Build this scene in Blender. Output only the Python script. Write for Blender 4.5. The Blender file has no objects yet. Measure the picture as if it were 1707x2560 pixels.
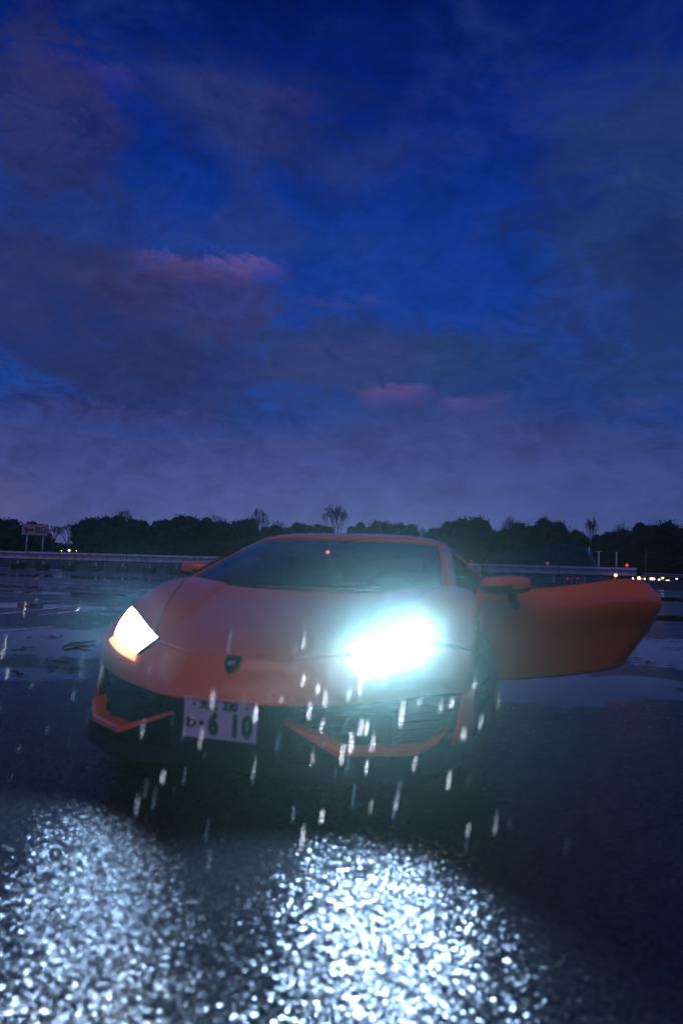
import bpy, bmesh, math, random
import numpy as np
from mathutils import Vector, Matrix, noise as mnoise
random.seed(7); rng = np.random.default_rng(7)
scene = bpy.context.scene
COL = scene.collection
PI = math.pi
# ------------------------------------------------------------------ camera
CAM_H, PITCH, ROLL, FPX = 0.9939, 0.0730, math.radians(1.95), 1707.0
cam_data = bpy.data.cameras.new('camera')
cam = bpy.data.objects.new('camera', cam_data); COL.objects.link(cam)
cam_data.sensor_fit = 'VERTICAL'; cam_data.sensor_height = 36; cam_data.sensor_width = 24
cam_data.lens = 24.0; cam_data.clip_end = 3000; cam_data.clip_start = 0.02
cam_data.dof.use_dof = True; cam_data.dof.focus_distance = 30.0; cam_data.dof.aperture_fstop = 1.6
cam_data.dof.aperture_blades = 7
_cp, _sp, _cr, _sr = math.cos(PITCH), math.sin(PITCH), math.cos(ROLL), math.sin(ROLL)
_R, _U, _F = Vector((1,0,0)), Vector((0,-_sp,_cp)), Vector((0,_cp,_sp))
_r = _cr*_R + _sr*_U; _u = _cr*_U - _sr*_R
cam.matrix_world = Matrix(((_r.x,_u.x,-_F.x,0),(_r.y,_u.y,-_F.y,0),(_r.z,_u.z,-_F.z,CAM_H),(0,0,0,1)))
scene.camera = cam
def ray(u, v):
    d = _F*FPX + _r*(u-853.5) + _u*(1280-v)
    return d/d.y
def at(u, v, Y):                       # the point of the place seen at (u,v) at distance Y
    d = ray(u, v); return Vector((d.x*Y, Y, CAM_H + d.z*Y))
def at_ground(u, v, z=0.0):
    d = ray(u, v); t = (z-CAM_H)/d.z; return Vector((d.x*t, t, z))
# ------------------------------------------------------------------ colour management
scene.render.engine = 'CYCLES'
scene.view_settings.view_transform = 'Standard'; scene.view_settings.look = 'None'
scene.view_settings.gamma = 1; scene.view_settings.use_curve_mapping = False
scene.view_settings.exposure = 0.0
cy = scene.cycles
cy.use_denoising = True
cy.max_bounces = 7; cy.diffuse_bounces = 2; cy.glossy_bounces = 4; cy.transmission_bounces = 5
cy.transparent_max_bounces = 12; cy.volume_bounces = 0
cy.sample_clamp_indirect = 4.0; cy.caustics_reflective = False; cy.caustics_refractive = False
# ------------------------------------------------------------------ node helpers
class NT:
    def __init__(s, tree): s.t = tree; s.n = tree.nodes; s.l = tree.links
    def new(s, typ, **kw):
        n = s.n.new(typ)
        for k, v in kw.items(): setattr(n, k, v)
        return n
    def link(s, a, b): s.l.new(a, b)
    def put(s, sock, v):
        if hasattr(v, 'is_output') or isinstance(v, bpy.types.NodeSocket): s.l.new(v, sock)
        else: sock.default_value = v
    def math(s, op, a, b=0.0, c=0.0, clamp=False):
        n = s.new('ShaderNodeMath', operation=op, use_clamp=clamp)
        s.put(n.inputs[0], a); s.put(n.inputs[1], b); s.put(n.inputs[2], c); return n.outputs[0]
    def smooth(s, x, lo, hi):
        n = s.new('ShaderNodeMapRange', interpolation_type='SMOOTHSTEP')
        s.put(n.inputs[0], x); s.put(n.inputs[1], lo); s.put(n.inputs[2], hi); return n.outputs[0]
    def mix(s, f, a, b, blend='MIX'):
        n = s.new('ShaderNodeMix', data_type='RGBA', blend_type=blend)
        s.put(n.inputs[0], f); s.put(n.inputs[6], a); s.put(n.inputs[7], b); return n.outputs[2]
    def noise(s, vec, scale, detail=4, rough=.55, dist=0.0):
        n = s.new('ShaderNodeTexNoise'); s.put(n.inputs['Vector'], vec)
        n.inputs['Scale'].default_value = scale; n.inputs['Detail'].default_value = detail
        n.inputs['Roughness'].default_value = rough; n.inputs['Distortion'].default_value = dist
        return n.outputs['Fac']
    def ramp(s, f, stops):
        n = s.new('ShaderNodeValToRGB'); s.put(n.inputs[0], f); e = n.color_ramp.elements
        while len(e) < len(stops): e.new(.5)
        for i, (p, c) in enumerate(stops): e[i].position = p; e[i].color = (*c, 1)
        return n.outputs[0]
    def comb(s, x, y, z):
        n = s.new('ShaderNodeCombineXYZ')
        for i, v in enumerate((x, y, z)): s.put(n.inputs[i], v)
        return n.outputs[0]
# ------------------------------------------------------------------ sky
world = bpy.data.worlds.new('World'); scene.world = world; world.use_nodes = True
w = NT(world.node_tree); w.n.clear()
tc = w.new('ShaderNodeTexCoord').outputs['Generated']
sep = w.new('ShaderNodeSeparateXYZ'); w.link(tc, sep.inputs[0])
X, Y, Z = sep.outputs
DEG = 180/PI
el = w.math('MULTIPLY', w.math('ARCSINE', Z), DEG)
az = w.math('MULTIPLY', w.math('ARCTAN2', X, Y), DEG)
# wobble shared by the cloud edges
sc_ = w.new('ShaderNodeVectorMath', operation='MULTIPLY'); w.link(tc, sc_.inputs[0]); sc_.inputs[1].default_value = (1, 1, 1.8)
P3 = sc_.outputs[0]
n1 = w.noise(P3, 5.0, 8, .62, .3); n2 = w.noise(P3, 15.0, 9, .72, .6); n3 = w.noise(P3, 2.3, 4, .5)
wob = w.math('ADD', w.math('MULTIPLY', w.math('SUBTRACT', n1, .5), 1.5), w.math('MULTIPLY', w.math('SUBTRACT', n2, .5), 1.0))
sky_tex = w.new('ShaderNodeTexSky', sky_type='NISHITA', sun_disc=False)
sky_tex.sun_elevation = math.radians(-5.0); sky_tex.sun_rotation = math.radians(200.0)
sky_tex.air_density = 1.0; sky_tex.dust_density = 1.0; sky_tex.ozone_density = 3.0
clear = w.ramp(w.math('DIVIDE', el, 60), [(0, (.040, .060, .200)), (.12, (.022, .055, .240)), (.25, (.010, .052, .300)), (.40, (.006, .041, .300)), (.54, (.0030, .022, .215)), (.68, (.0016, .010, .125)), (1, (.0010, .006, .085))])
clear = w.mix(.35, clear, w.mix(1.0, sky_tex.outputs[0], (.25, .25, .25, 1), 'MULTIPLY'), 'ADD')
def blob(ca, ce, ra, re, soft, amp):
    dx = w.math('DIVIDE', w.math('SUBTRACT', az, ca), ra); dy = w.math('DIVIDE', w.math('SUBTRACT', el, ce), re)
    r = w.math('SQRT', w.math('ADD', w.math('MULTIPLY', dx, dx), w.math('MULTIPLY', dy, dy)))
    r = w.math('ADD', r, w.math('MULTIPLY', wob, 1.7))
    return w.math('MULTIPLY', w.math('SUBTRACT', 1.0, w.smooth(r, 1-soft*.7, 1+soft*.35)), amp)
cur = clear
grey_purple = (.027, .027, .105, 1); slate = (.018, .036, .112, 1)
# thin high cloud everywhere, broken up
n4 = w.noise(P3, 3.4, 9, .60, .5)
veil = w.math('MULTIPLY', w.smooth(n4, .42, .64), .62)
cur = w.mix(veil, cur, (.018, .034, .130, 1))
mott = w.math('ADD', .62, w.math('MULTIPLY', w.smooth(n2, .36, .62), .42))      # mottling inside the clouds
for (a, e, ra, re, so, am, colr) in [
    (-25.5, 31.0, 7.5, 5.0, .45, .80, (.030, .034, .125, 1)),
    (-27, 25.0, 13.0, 5.5, 1., .60, (.020, .032, .125, 1)),
    (-9, 34.0, 9.0, 3.6, .8, .60, (.024, .036, .130, 1)),
    (-3, 31.0, 6.0, 3.0, .9, .55, (.024, .036, .130, 1)),
    (27, 27.0, 12.5, 7.0, .6, .80, (.018, .038, .125, 1)),
    (29, 19.5, 15.0, 6.5, .7, .80, (.015, .030, .108, 1)),
    (17, 14.8, 15.0, 3.6, .9, .60, (.020, .046, .150, 1)),
    (-25, 17.5, 13.5, 5.4, .6, .90, (.023, .032, .115, 1)),
    (-14, 14.6, 10.0, 3.6, .6, .80, (.027, .038, .135, 1)),
    (0.5, 17.3, 9.5, 3.4, .5, .85, (.027, .042, .135, 1)),
    (11, 16.4, 7.0, 2.4, .8, .60, (.018, .044, .140, 1))]:
    cur = w.mix(w.math('MULTIPLY', blob(a, e, ra, re, so, am), mott), cur, colr)
cur = w.mix(blob(-12.5, 20.9, 8.5, 2.6, .6, .80), cur, (.036, .038, .145, 1))
azd = w.math('MULTIPLY', az, 1.0)
wob2 = w.math('ADD', w.math('MULTIPLY', w.math('SUBTRACT', n1, .5), 3.4), w.math('MULTIPLY', w.math('SUBTRACT', n2, .5), 2.4))
# low haze bank reaching the horizon with a ragged top
def sinw(freq, ph, amp): return w.math('MULTIPLY', w.math('SINE', w.math('ADD', w.math('MULTIPLY', az, freq), ph)), amp)
crest = w.math('ADD', 12.3, w.math('ADD', sinw(.115, .4, 1.1), wob2))
below = w.math('SUBTRACT', crest, el)
low_col = w.ramp(w.math('DIVIDE', el, 16), [(0, (.130, .135, .320)), (.25, (.092, .112, .320)), (.5, (.060, .076, .270)), (.75, (.046, .060, .205)), (1, (.038, .045, .175))])
low_col = w.mix(w.math('MULTIPLY', w.smooth(n4, .38, .62), .45), low_col, (.036, .056, .190, 1))
azr = w.math('MULTIPLY', w.smooth(az, 8, 32), .60)
low_col = w.mix(azr, low_col, (.026, .050, .165, 1))
azl = w.math('MULTIPLY', w.smooth(w.math('MULTIPLY', az, -1), 10, 28), .40)
low_col = w.mix(azl, low_col, (.034, .046, .165, 1))
cur = w.mix(w.math('MULTIPLY', w.smooth(below, -1.2, 3.2), .90), cur, low_col)
glow_l = w.math('MULTIPLY', w.smooth(w.math('MULTIPLY', az, -1), 18, 30), w.math('SUBTRACT', 1.0, w.smooth(el, 3.0, 7.5)))
cur = w.mix(w.math('MULTIPLY', glow_l, .45), cur, (.130, .090, .200, 1))
# rose light caught on the upper edges of some clouds, fading downwards
def rose(a0, a1, top, thick, amp, colr=(.130, .075, .235, 1), tilt_=0.0):
    tp_ = w.math('ADD', w.math('ADD', top, w.math('MULTIPLY', w.math('SUBTRACT', az, a0), tilt_)), w.math('MULTIPLY', wob, 2.6))
    d_ = w.math('SUBTRACT', tp_, el)
    k_ = w.math('MULTIPLY', w.smooth(d_, -.15, .55), w.math('SUBTRACT', 1.0, w.smooth(d_, .4, thick)))
    k_ = w.math('MULTIPLY', k_, w.math('MULTIPLY', w.smooth(az, a0, a0+3), w.math('SUBTRACT', 1.0, w.smooth(az, a1-4, a1))))
    return w.math('MULTIPLY', w.math('MULTIPLY', k_, w.math('ADD', .25, w.math('MULTIPLY', w.smooth(n4, .40, .60), .65))), amp), colr
for args in [(-19, -4, 23.9, 2.4, .66), (0.0, 8.5, 14.9, 2.6, .62), (7, 16, 14.3, 2.4, .50), (-27, -9, 12.3, 2.6, .55), (19, 27, 13.6, 2.0, .32), (-5, 6, 21.4, 1.2, .20), (-9, -1, 35.6, 2.6, .30), (-29, -17, 35.0, 4.0, .30)]:
    f_, c_ = rose(*args); cur = w.mix(f_, cur, c_)
lum = w.math('ADD', .68, w.math('ADD', w.math('MULTIPLY', w.smooth(n2, .30, .70), .32), w.math('MULTIPLY', w.smooth(n4, .36, .62), .30)))
hsv = w.new('ShaderNodeVectorMath', operation='SCALE'); w.link(cur, hsv.inputs[0]); w.link(lum, hsv.inputs['Scale']); cur = hsv.outputs[0]
bg = w.new('ShaderNodeBackground'); w.link(cur, bg.inputs[0]); bg.inputs[1].default_value = 1.0
wo = w.new('ShaderNodeOutputWorld'); w.link(bg.outputs[0], wo.inputs[0])
# weak pink sun added high behind the camera to redden the bonnet
sd = bpy.data.lights.new('pink_fill_sun', 'SUN'); sd.energy = .34; sd.angle = math.radians(50); sd.color = (1, .56, .66)
sun = bpy.data.objects.new('pink_fill_sun', sd); COL.objects.link(sun)
sun.rotation_euler = (math.radians(34), 0, math.radians(-14))
# ------------------------------------------------------------------ materials
def mat(name, col=(.5, .5, .5), rough=.5, metal=0., **kw):
    m = bpy.data.materials.new(name); m.use_nodes = True
    b = m.node_tree.nodes['Principled BSDF']
    b.inputs['Base Color'].default_value = (*col, 1); b.inputs['Roughness'].default_value = rough
    b.inputs['Metallic'].default_value = metal
    for k, v in kw.items(): b.inputs[k].default_value = v
    return m
def vary(m, scale, amt, col2, rough=None, bump=0.0, detail=5):
    t = NT(m.node_tree); b = t.n['Principled BSDF']
    g = t.new('ShaderNodeTexCoord').outputs['Object']
    f = t.noise(g, scale, detail, .6)
    c = tuple(b.inputs['Base Color'].default_value)
    t.link(t.mix(t.math('MULTIPLY', t.smooth(f, .4, .65), amt), c, (*col2, 1)), b.inputs['Base Color'])
    if rough: t.link(t.math('ADD', rough[0], t.math('MULTIPLY', f, rough[1]-rough[0])), b.inputs['Roughness'])
    if bump:
        bn = t.new('ShaderNodeBump'); bn.inputs['Strength'].default_value = bump; bn.inputs['Distance'].default_value = .01
        t.link(f, bn.inputs['Height']); t.link(bn.outputs[0], b.inputs['Normal'])
    return m
M = {}
M['paint'] = mat('orange_paint', (.90, .185, .035), .32, 0, **{'Coat Weight': 1.0, 'Coat Roughness': .06})
t = NT(M['paint'].node_tree); b = t.n['Principled BSDF']           # rain beads on the paint
g = t.new('ShaderNodeTexCoord').outputs['Object']
vo = t.new('ShaderNodeTexVoronoi'); vo.inputs['Scale'].default_value = 130; t.link(g, vo.inputs['Vector'])
bead = t.math('SUBTRACT', 1.0, t.smooth(vo.outputs['Distance'], .10, .34))
bead = t.math('MULTIPLY', bead, t.smooth(t.noise(g, 60, 2), .50, .62))
bn = t.new('ShaderNodeBump'); bn.inputs['Strength'].default_value = .55; bn.inputs['Distance'].default_value = .003
t.link(bead, bn.inputs['Height']); t.link(bn.outputs[0], b.inputs['Coat Normal']); 
M['black'] = vary(mat('black_plastic', (.012, .012, .013), .45), 30, .5, (.022, .022, .024), (.3, .6))
M['gloss_black'] = mat('gloss_black', (.008, .008, .009), .12)
M['gap'] = mat('panel_gap', (.004, .004, .004), .9)
M['rubber'] = vary(mat('tyre_rubber', (.018, .018, .018), .6), 20, .5, (.03, .03, .03), (.45, .8))
M['rim'] = mat('dark_alloy', (.02, .02, .022), .35, .5)
M['leather'] = vary(mat('dark_leather', (.018, .018, .022), .55), 60, .5, (.03, .03, .035), (.4, .7), .3)
M['white'] = vary(mat('plate_white', (.74, .78, .76), .35), 25, .25, (.60, .62, .60), (.3, .5))
M['plate_ink'] = mat('plate_green_ink', (.010, .045, .028), .45)
M['gold'] = mat('gold_badge', (.55, .42, .22), .3, .6)
M['silver'] = mat('silver_bolt', (.6, .6, .6), .35, 1)
M['galv'] = vary(mat('galvanised_steel', (.60, .68, .78), .34, .45), 3, .8, (.36, .37, .38), (.35, .6), .05)
M['galv2'] = vary(mat('weathered_steel', (.30, .31, .33), .5, .2), 3, .8, (.22, .22, .23), (.4, .7))
M['rubber_block'] = vary(mat('dark_concrete', (.045, .045, .045), .8), 6, .7, (.025, .025, .025), (.6, .9), .3)
M['sign_white'] = vary(mat('sign_white', (.42, .42, .44), .5), 4, .4, (.32, .32, .33), (.4, .7))
M['sign_red'] = mat('sign_red', (.32, .03, .05), .5)
M['sign_blue'] = mat('sign_blue', (.03, .04, .26), .5)
M['leaf'] = vary(mat('evergreen_leaf', (.010, .018, .010), .6), 1.2, .8, (.022, .034, .014), (.5, .8))
M['leaf'].node_tree.nodes['Principled BSDF'].inputs['Specular IOR Level'].default_value = .2
M['bark'] = vary(mat('bark', (.040, .034, .032), .9), 6, .7, (.022, .019, .018), (.8, .95))
M['grass'] = vary(mat('wet_grass', (.012, .018, .009), .7), 8, .8, (.025, .022, .014), (.6, .9), .6)
def emis(name, col, s):
    m = bpy.data.materials.new(name); m.use_nodes = True
    b = m.node_tree.nodes['Principled BSDF']; b.inputs['Base Color'].default_value = (*[c*.5 for c in col], 1)
    b.inputs['Emission Color'].default_value = (*col, 1); b.inputs['Emission Strength'].default_value = s
    return m
M['head'] = emis('headlamp_glow', (.90, .96, 1.0), 40.0)
M['amber'] = emis('amber_lamp', (1.0, .66, .34), 1.3)
M['warm'] = emis('warm_lamp', (1.0, .78, .38), 3.4)
M['cool'] = emis('pale_lamp', (.9, .95, 1.0), 4.0)
M['red'] = emis('red_glow', (1.0, .04, .07), 2.0)
M['redhot'] = emis('bright_red_lamp', (1.0, .12, .08), 14.0)
# glass: fresnel mix of clear and mirror, a little green
def glass_mat(name, tint, base):
    m = bpy.data.materials.new(name); m.use_nodes = True; t = NT(m.node_tree); t.n.clear()
    fr = t.new('ShaderNodeLayerWeight'); fr.inputs['Blend'].default_value = .5
    f = t.math('ADD', t.math('MULTIPLY', t.math('POWER', fr.outputs['Facing'], 4.0), .85), base+.03, clamp=True)
    tr = t.new('ShaderNodeBsdfTransparent'); tr.inputs[0].default_value = (*tint, 1)
    gl = t.new('ShaderNodeBsdfGlossy'); gl.inputs['Roughness'].default_value = .05; gl.inputs[0].default_value = (.9, .95, .95, 1)
    g = t.new('ShaderNodeTexCoord').outputs['Object']
    vo = t.new('ShaderNodeTexVoronoi'); vo.inputs['Scale'].default_value = 110; t.link(g, vo.inputs['Vector'])
    bead = t.math('SUBTRACT', 1.0, t.smooth(vo.outputs['Distance'], .1, .32))
    bead = t.math('MULTIPLY', bead, t.smooth(t.noise(g, 40, 2), .5, .62))
    bn = t.new('ShaderNodeBump'); bn.inputs['Strength'].default_value = .5; bn.inputs['Distance'].default_value = .003
    t.link(bead, bn.inputs['Height']); t.link(bn.outputs[0], gl.inputs['Normal'])
    mx = t.new('ShaderNodeMixShader'); t.link(f, mx.inputs[0]); t.link(tr.outputs[0], mx.inputs[1]); t.link(gl.outputs[0], mx.inputs[2])
    o = t.new('ShaderNodeOutputMaterial'); t.link(mx.outputs[0], o.inputs[0]); return m
M['glass'] = glass_mat('windscreen_glass', (.50, .62, .60), .03)
M['sideglass'] = glass_mat('side_glass', (.70, .80, .80), .02)
# water of a rain drop: lit through by the headlamps
m = bpy.data.materials.new('rain_water'); m.use_nodes = True; t = NT(m.node_tree); t.n.clear()
tl = t.new('ShaderNodeBsdfTranslucent'); tl.inputs[0].default_value = (.36, .42, .46, 1)
tp = t.new('ShaderNodeBsdfTransparent')
mx = t.new('ShaderNodeMixShader'); mx.inputs[0].default_value = .3
t.link(tp.outputs[0], mx.inputs[1]); t.link(tl.outputs[0], mx.inputs[2])
o = t.new('ShaderNodeOutputMaterial'); t.link(mx.outputs[0], o.inputs[0]); M['rain'] = m
# wet asphalt with puddles
PUDDLES = [((-3.5, 7.6), 2.6, 1.45), ((-5.6, 12.6), 3.2, .55), ((-3.2, 5.6), 1.3, .38), ((-9.5, 20), 5, 1.5), ((4.9, 8.8), 2.7, 1.7), ((2.0, 6.0), 1.4, .9),
           ((9, 15), 4, 1.2), ((-2.8, 3.9), 1.0, .3), ((-6.5, 16.8), 2.4, .5), ((-12, 28), 7, 2.0), ((12, 26), 7, 2.2), ((3.0, 4.3), .9, .35)]
def asphalt_mat():
    m = bpy.data.materials.new('wet_asphalt'); m.use_nodes = True; t = NT(m.node_tree); t.n.clear()
    g = t.new('ShaderNodeNewGeometry').outputs['Position']
    s = t.new('ShaderNodeSeparateXYZ'); t.link(g, s.inputs[0]); px, py = s.outputs[0], s.outputs[1]
    na = t.noise(g, .55, 5, .62, .4); nb = t.noise(g, 3.0, 5, .6); nc = t.noise(g, 40, 3, .6)
    wv = t.math('ADD', t.math('MULTIPLY', t.math('SUBTRACT', na, .5), 2.0), t.math('MULTIPLY', t.math('SUBTRACT', nb, .5), .7))
    pm = None
    for (c, rx, ry) in PUDDLES:
        dx = t.math('DIVIDE', t.math('SUBTRACT', px, c[0]), rx); dy = t.math('DIVIDE', t.math('SUBTRACT', py, c[1]), ry)
        r = t.math('ADD', t.math('SQRT', t.math('ADD', t.math('MULTIPLY', dx, dx), t.math('MULTIPLY', dy, dy))), wv)
        k = t.math('SUBTRACT', 1.0, t.smooth(r, .86, 1.05))
        pm = k if pm is None else t.math('MAXIMUM', pm, k)
    # damp streaks further out
    st = t.new('ShaderNodeVectorMath', operation='MULTIPLY'); t.link(g, st.inputs[0]); st.inputs[1].default_value = (.16, .9, 1)
    stn = t.noise(st.outputs[0], .9, 4, .55)
    far = t.math('MULTIPLY', t.smooth(stn, .47, .62), t.smooth(py, 8, 13))
    pm = t.math('MAXIMUM', pm, t.math('MULTIPLY', far, .8))
    # per-stone random tilt
    v1 = t.new('ShaderNodeTexVoronoi'); v1.inputs['Scale'].default_value = 195; t.link(g, v1.inputs['Vector'])
    v2 = t.new('ShaderNodeTexVoronoi'); v2.inputs['Scale'].default_value = 85; t.link(g, v2.inputs['Vector'])
    cs = t.new('ShaderNodeSeparateColor'); t.link(v1.outputs['Color'], cs.inputs[0])
    cs2 = t.new('ShaderNodeSeparateColor'); t.link(v2.outputs['Color'], cs2.inputs[0])
    amp = t.math('MULTIPLY', t.math('SUBTRACT', 1.0, pm), .86)
    def tilt(a, b2): return t.math('MULTIPLY', t.math('SUBTRACT', t.math('ADD', t.math('MULTIPLY', a, .6), t.math('MULTIPLY', b2, .4)), .5), amp)
    sw = t.noise(g, 6, 2, .5); sw2 = t.noise(g, 7.3, 2, .5)
    rip = t.math('MULTIPLY', t.math('SUBTRACT', sw, .5), .012); rip2 = t.math('MULTIPLY', t.math('SUBTRACT', sw2, .5), .012)
    nv = t.comb(t.math('ADD', tilt(cs.outputs[0], cs2.outputs[0]), rip), t.math('ADD', tilt(cs.outputs[1], cs2.outputs[1]), rip2), 1.0)
    nn = t.new('ShaderNodeVectorMath', operation='NORMALIZE'); t.link(nv, nn.inputs[0])
    base = t.mix(cs.outputs[2], (.005, .006, .007, 1), (.018, .019, .021, 1))
    base = t.mix(t.math('MULTIPLY', t.smooth(nb, .4, .65), .5), base, (.014, .015, .016, 1))
    base = t.mix(t.math('MULTIPLY', pm, .7), base, (.012, .013, .014, 1))
    rough = t.math('ADD', .035, t.math('MULTIPLY', t.math('SUBTRACT', 1.0, pm), t.math('ADD', .10, t.math('MULTIPLY', cs2.outputs[2], .14))))
    p = t.new('ShaderNodeBsdfPrincipled'); t.link(base, p.inputs['Base Color']); t.link(rough, p.inputs['Roughness']); t.link(nn.outputs[0], p.inputs['Normal'])
    p.inputs['IOR'].default_value = 1.33
    o = t.new('ShaderNodeOutputMaterial'); t.link(p.outputs[0], o.inputs[0]); return m
M['asphalt'] = asphalt_mat()
m = mat('worn_line_paint', (.42, .42, .42), .09); t = NT(m.node_tree); b = t.n['Principled BSDF']
g = t.new('ShaderNodeNewGeometry').outputs['Position']; f = t.noise(g, 9, 6, .7)
t.link(t.mix(t.smooth(f, .45, .62), (.62, .62, .62, 1), (.05, .05, .05, 1)), b.inputs['Base Color']); M['line'] = m
# ------------------------------------------------------------------ object helpers
def props(o, label=None, cat=None, group=None, kind=None):
    if label: o['label'] = label
    if cat: o['category'] = cat
    if group: o['group'] = group
    if kind: o['kind'] = kind
    return o
def link_mesh(name, me, material, parent=None, smooth=False):
    o = bpy.data.objects.new(name, me); COL.objects.link(o)
    if material and not me.materials: me.materials.append(material)
    if smooth:
        for p in me.polygons: p.use_smooth = True
    if parent: o.parent = parent
    return o
def from_data(name, V, Fs, material, parent=None, smooth=False):
    me = bpy.data.meshes.new(name); me.from_pydata([tuple(v) for v in V], [], [tuple(f) for f in Fs]); me.update()
    return link_mesh(name, me, material, parent, smooth)
def from_bm(name, bm, material, parent=None, smooth=False):
    bmesh.ops.recalc_face_normals(bm, faces=bm.faces)
    me = bpy.data.meshes.new(name); bm.to_mesh(me); bm.free(); return link_mesh(name, me, material, parent, smooth)
def empty(name, loc=(0, 0, 0), rz=0.):
    o = bpy.data.objects.new(name, None); COL.objects.link(o); o.location = loc; o.rotation_euler = (0, 0, rz); return o
def bm_box(bm, c, s, rot=None, bevel=0.):
    r = bmesh.ops.create_cube(bm, size=1); vs = r['verts']
    bmesh.ops.scale(bm, vec=s, verts=vs)
    if bevel:
        es = list({e for v in vs for e in v.link_edges})
        rr = bmesh.ops.bevel(bm, geom=es, offset=bevel, segments=2, affect='EDGES', profile=.6)
        vs = list({v for f in rr['faces'] for v in f.verts} | {v for v in vs if v.is_valid})
    if rot is not None: bmesh.ops.rotate(bm, cent=(0, 0, 0), matrix=rot, verts=vs)
    bmesh.ops.translate(bm, vec=c, verts=vs); return vs
def box(name, c, s, material, parent=None, rot=None, bevel=0.):
    bm = bmesh.new(); bm_box(bm, c, s, rot, bevel); return from_bm(name, bm, material, parent)
def bm_tube(bm, pts, rad, n=8, cap=True):
    rings = []
    for i, p in enumerate(pts):
        p = Vector(p); a = Vector(pts[max(i-1, 0)]); c = Vector(pts[min(i+1, len(pts)-1)])
        d = (c-a).normalized(); x = d.cross(Vector((0, 0, 1)) if abs(d.z) < .9 else Vector((1, 0, 0))).normalized(); y = d.cross(x)
        r = rad[i] if hasattr(rad, '__len__') else rad
        rings.append([bm.verts.new(p + x*math.cos(2*PI*k/n)*r + y*math.sin(2*PI*k/n)*r) for k in range(n)])
    for a, b2 in zip(rings, rings[1:]):
        for k in range(n): bm.faces.new((a[k], a[(k+1) % n], b2[(k+1) % n], b2[k]))
    if cap: bm.faces.new(rings[0][::-1]); bm.faces.new(rings[-1])
def tube(name, pts, rad, material, parent=None, n=8, smooth=True):
    bm = bmesh.new(); bm_tube(bm, pts, rad, n); return from_bm(name, bm, material, parent, smooth)
def prism(name, poly, thick, material, parent=None, mtx=None, bevel=0.):     # outline in XZ, depth along +Y
    bm = bmesh.new(); a = [bm.verts.new((x, 0, z)) for x, z in poly]; f = bm.faces.new(a)
    r = bmesh.ops.extrude_face_region(bm, geom=[f]); vs = [v for v in r['geom'] if isinstance(v, bmesh.types.BMVert)]
    bmesh.ops.translate(bm, vec=(0, thick, 0), verts=vs)
    if bevel: bmesh.ops.bevel(bm, geom=list(bm.edges), offset=bevel, segments=2, affect='EDGES')
    if mtx is not None: bmesh.ops.transform(bm, matrix=mtx, verts=bm.verts)
    return from_bm(name, bm, material, parent)
def text_obj(name, body, size, material, parent, mtx, extrude=.001, offset=0.0, xs=1.0):
    cu = bpy.data.curves.new(name, 'FONT'); cu.body = body; cu.size = size; cu.extrude = extrude; cu.offset = offset
    cu.align_x = 'CENTER'; cu.align_y = 'CENTER'; cu.resolution_u = 3
    tmp = bpy.data.objects.new(name+'_tmp', cu); COL.objects.link(tmp)
    dg = bpy.context.evaluated_depsgraph_get(); me = bpy.data.meshes.new_from_object(tmp.evaluated_get(dg))
    bpy.data.objects.remove(tmp); me.transform(Matrix.Diagonal((xs, 1, 1, 1))); me.transform(mtx); me.materials.clear()
    return link_mesh(name, me, material, parent)
# ------------------------------------------------------------------ ground
def sheet(name, x0, x1, y0, y1, z, material, kind='structure'):
    o = from_data(name, [(x0, y0, z), (x1, y0, z), (x1, y1, z), (x0, y1, z)], [(0, 1, 2, 3)], material)
    return props(o, kind=kind)
sheet('ground', -380, 380, -380, 380, -.006, M['grass'])
sheet('parking_lot', -90, 90, -60, 41.2, 0, M['asphalt'])
# worn bay lines on the left and right of the car
lines = empty('parking_lines'); props(lines, kind='structure')
def pline(a, b2, wd):
    a, b2 = Vector(a), Vector(b2); d = (b2-a).normalized(); n = Vector((-d.y, d.x, 0))*wd/2
    from_data('painted_line', [a-n, b2-n, b2+n, a+n], [(0, 1, 2, 3)], M['line'], lines)
for (u0, v0, u1, v1, wd) in [(-60, 1542, 240, 1508, .12), (-60, 1512, 200, 1500, .14), (100, 1538, 330, 1512, .10), (-60, 1584, 130, 1566, .10)]:
    pline(at_ground(u0, v0, .004), at_ground(u1, v1, .004), wd)
# far bay lines, plain rows
for i in range(12):
    pline((-34+i*2.6, 24, .004), (-36.0+i*2.6, 29, .004), .14)
# a dark oval patch on the tarmac on the left
V = [(-5.85+.50*math.cos(a)*(1+.12*math.sin(3*a)), 16.5+.85*math.sin(a)*(1+.10*math.cos(2*a)), .006) for a in np.linspace(0, 2*PI, 28, endpoint=False)]
props(from_data('dark_patch', V, [tuple(range(28))], M['rubber_block']), kind='structure')
# leaf litter lying in the puddles
V, Fs = [], []
for (u, v, n, su) in [(120, 1593, 14, 60), (60, 1618, 10, 60), (185, 1613, 8, 45), (150, 1655, 8, 30), (180, 1672, 10, 50), (45, 1682, 6, 20), (1620, 1655, 14, 60), (1560, 1640, 10, 60), (1680, 1620, 10, 40), (1660, 1600, 10, 60)]:
    for k in range(n):
        p = at_ground(u+random.gauss(0, su*.45), v+random.gauss(0, 2.0), .012)
        a = random.random()*PI; l = random.uniform(.02, .06); wd = l*random.uniform(.25, .6)
        dx, dy = math.cos(a)*l, math.sin(a)*l; ex, ey = -math.sin(a)*wd, math.cos(a)*wd
        i0 = len(V); h = random.uniform(.0, .012)
        V += [(p.x-dx, p.y-dy, p.z), (p.x+ex, p.y+ey, p.z+h), (p.x+dx, p.y+dy, p.z+h*.5), (p.x-ex, p.y-ey, p.z)]; Fs.append((i0, i0+1, i0+2, i0+3))
tw = from_data('leaf_litter', V, Fs, M['bark']); props(tw, 'dark fallen leaves and bits of twig lying in the puddles', 'litter', kind='stuff')
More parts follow.
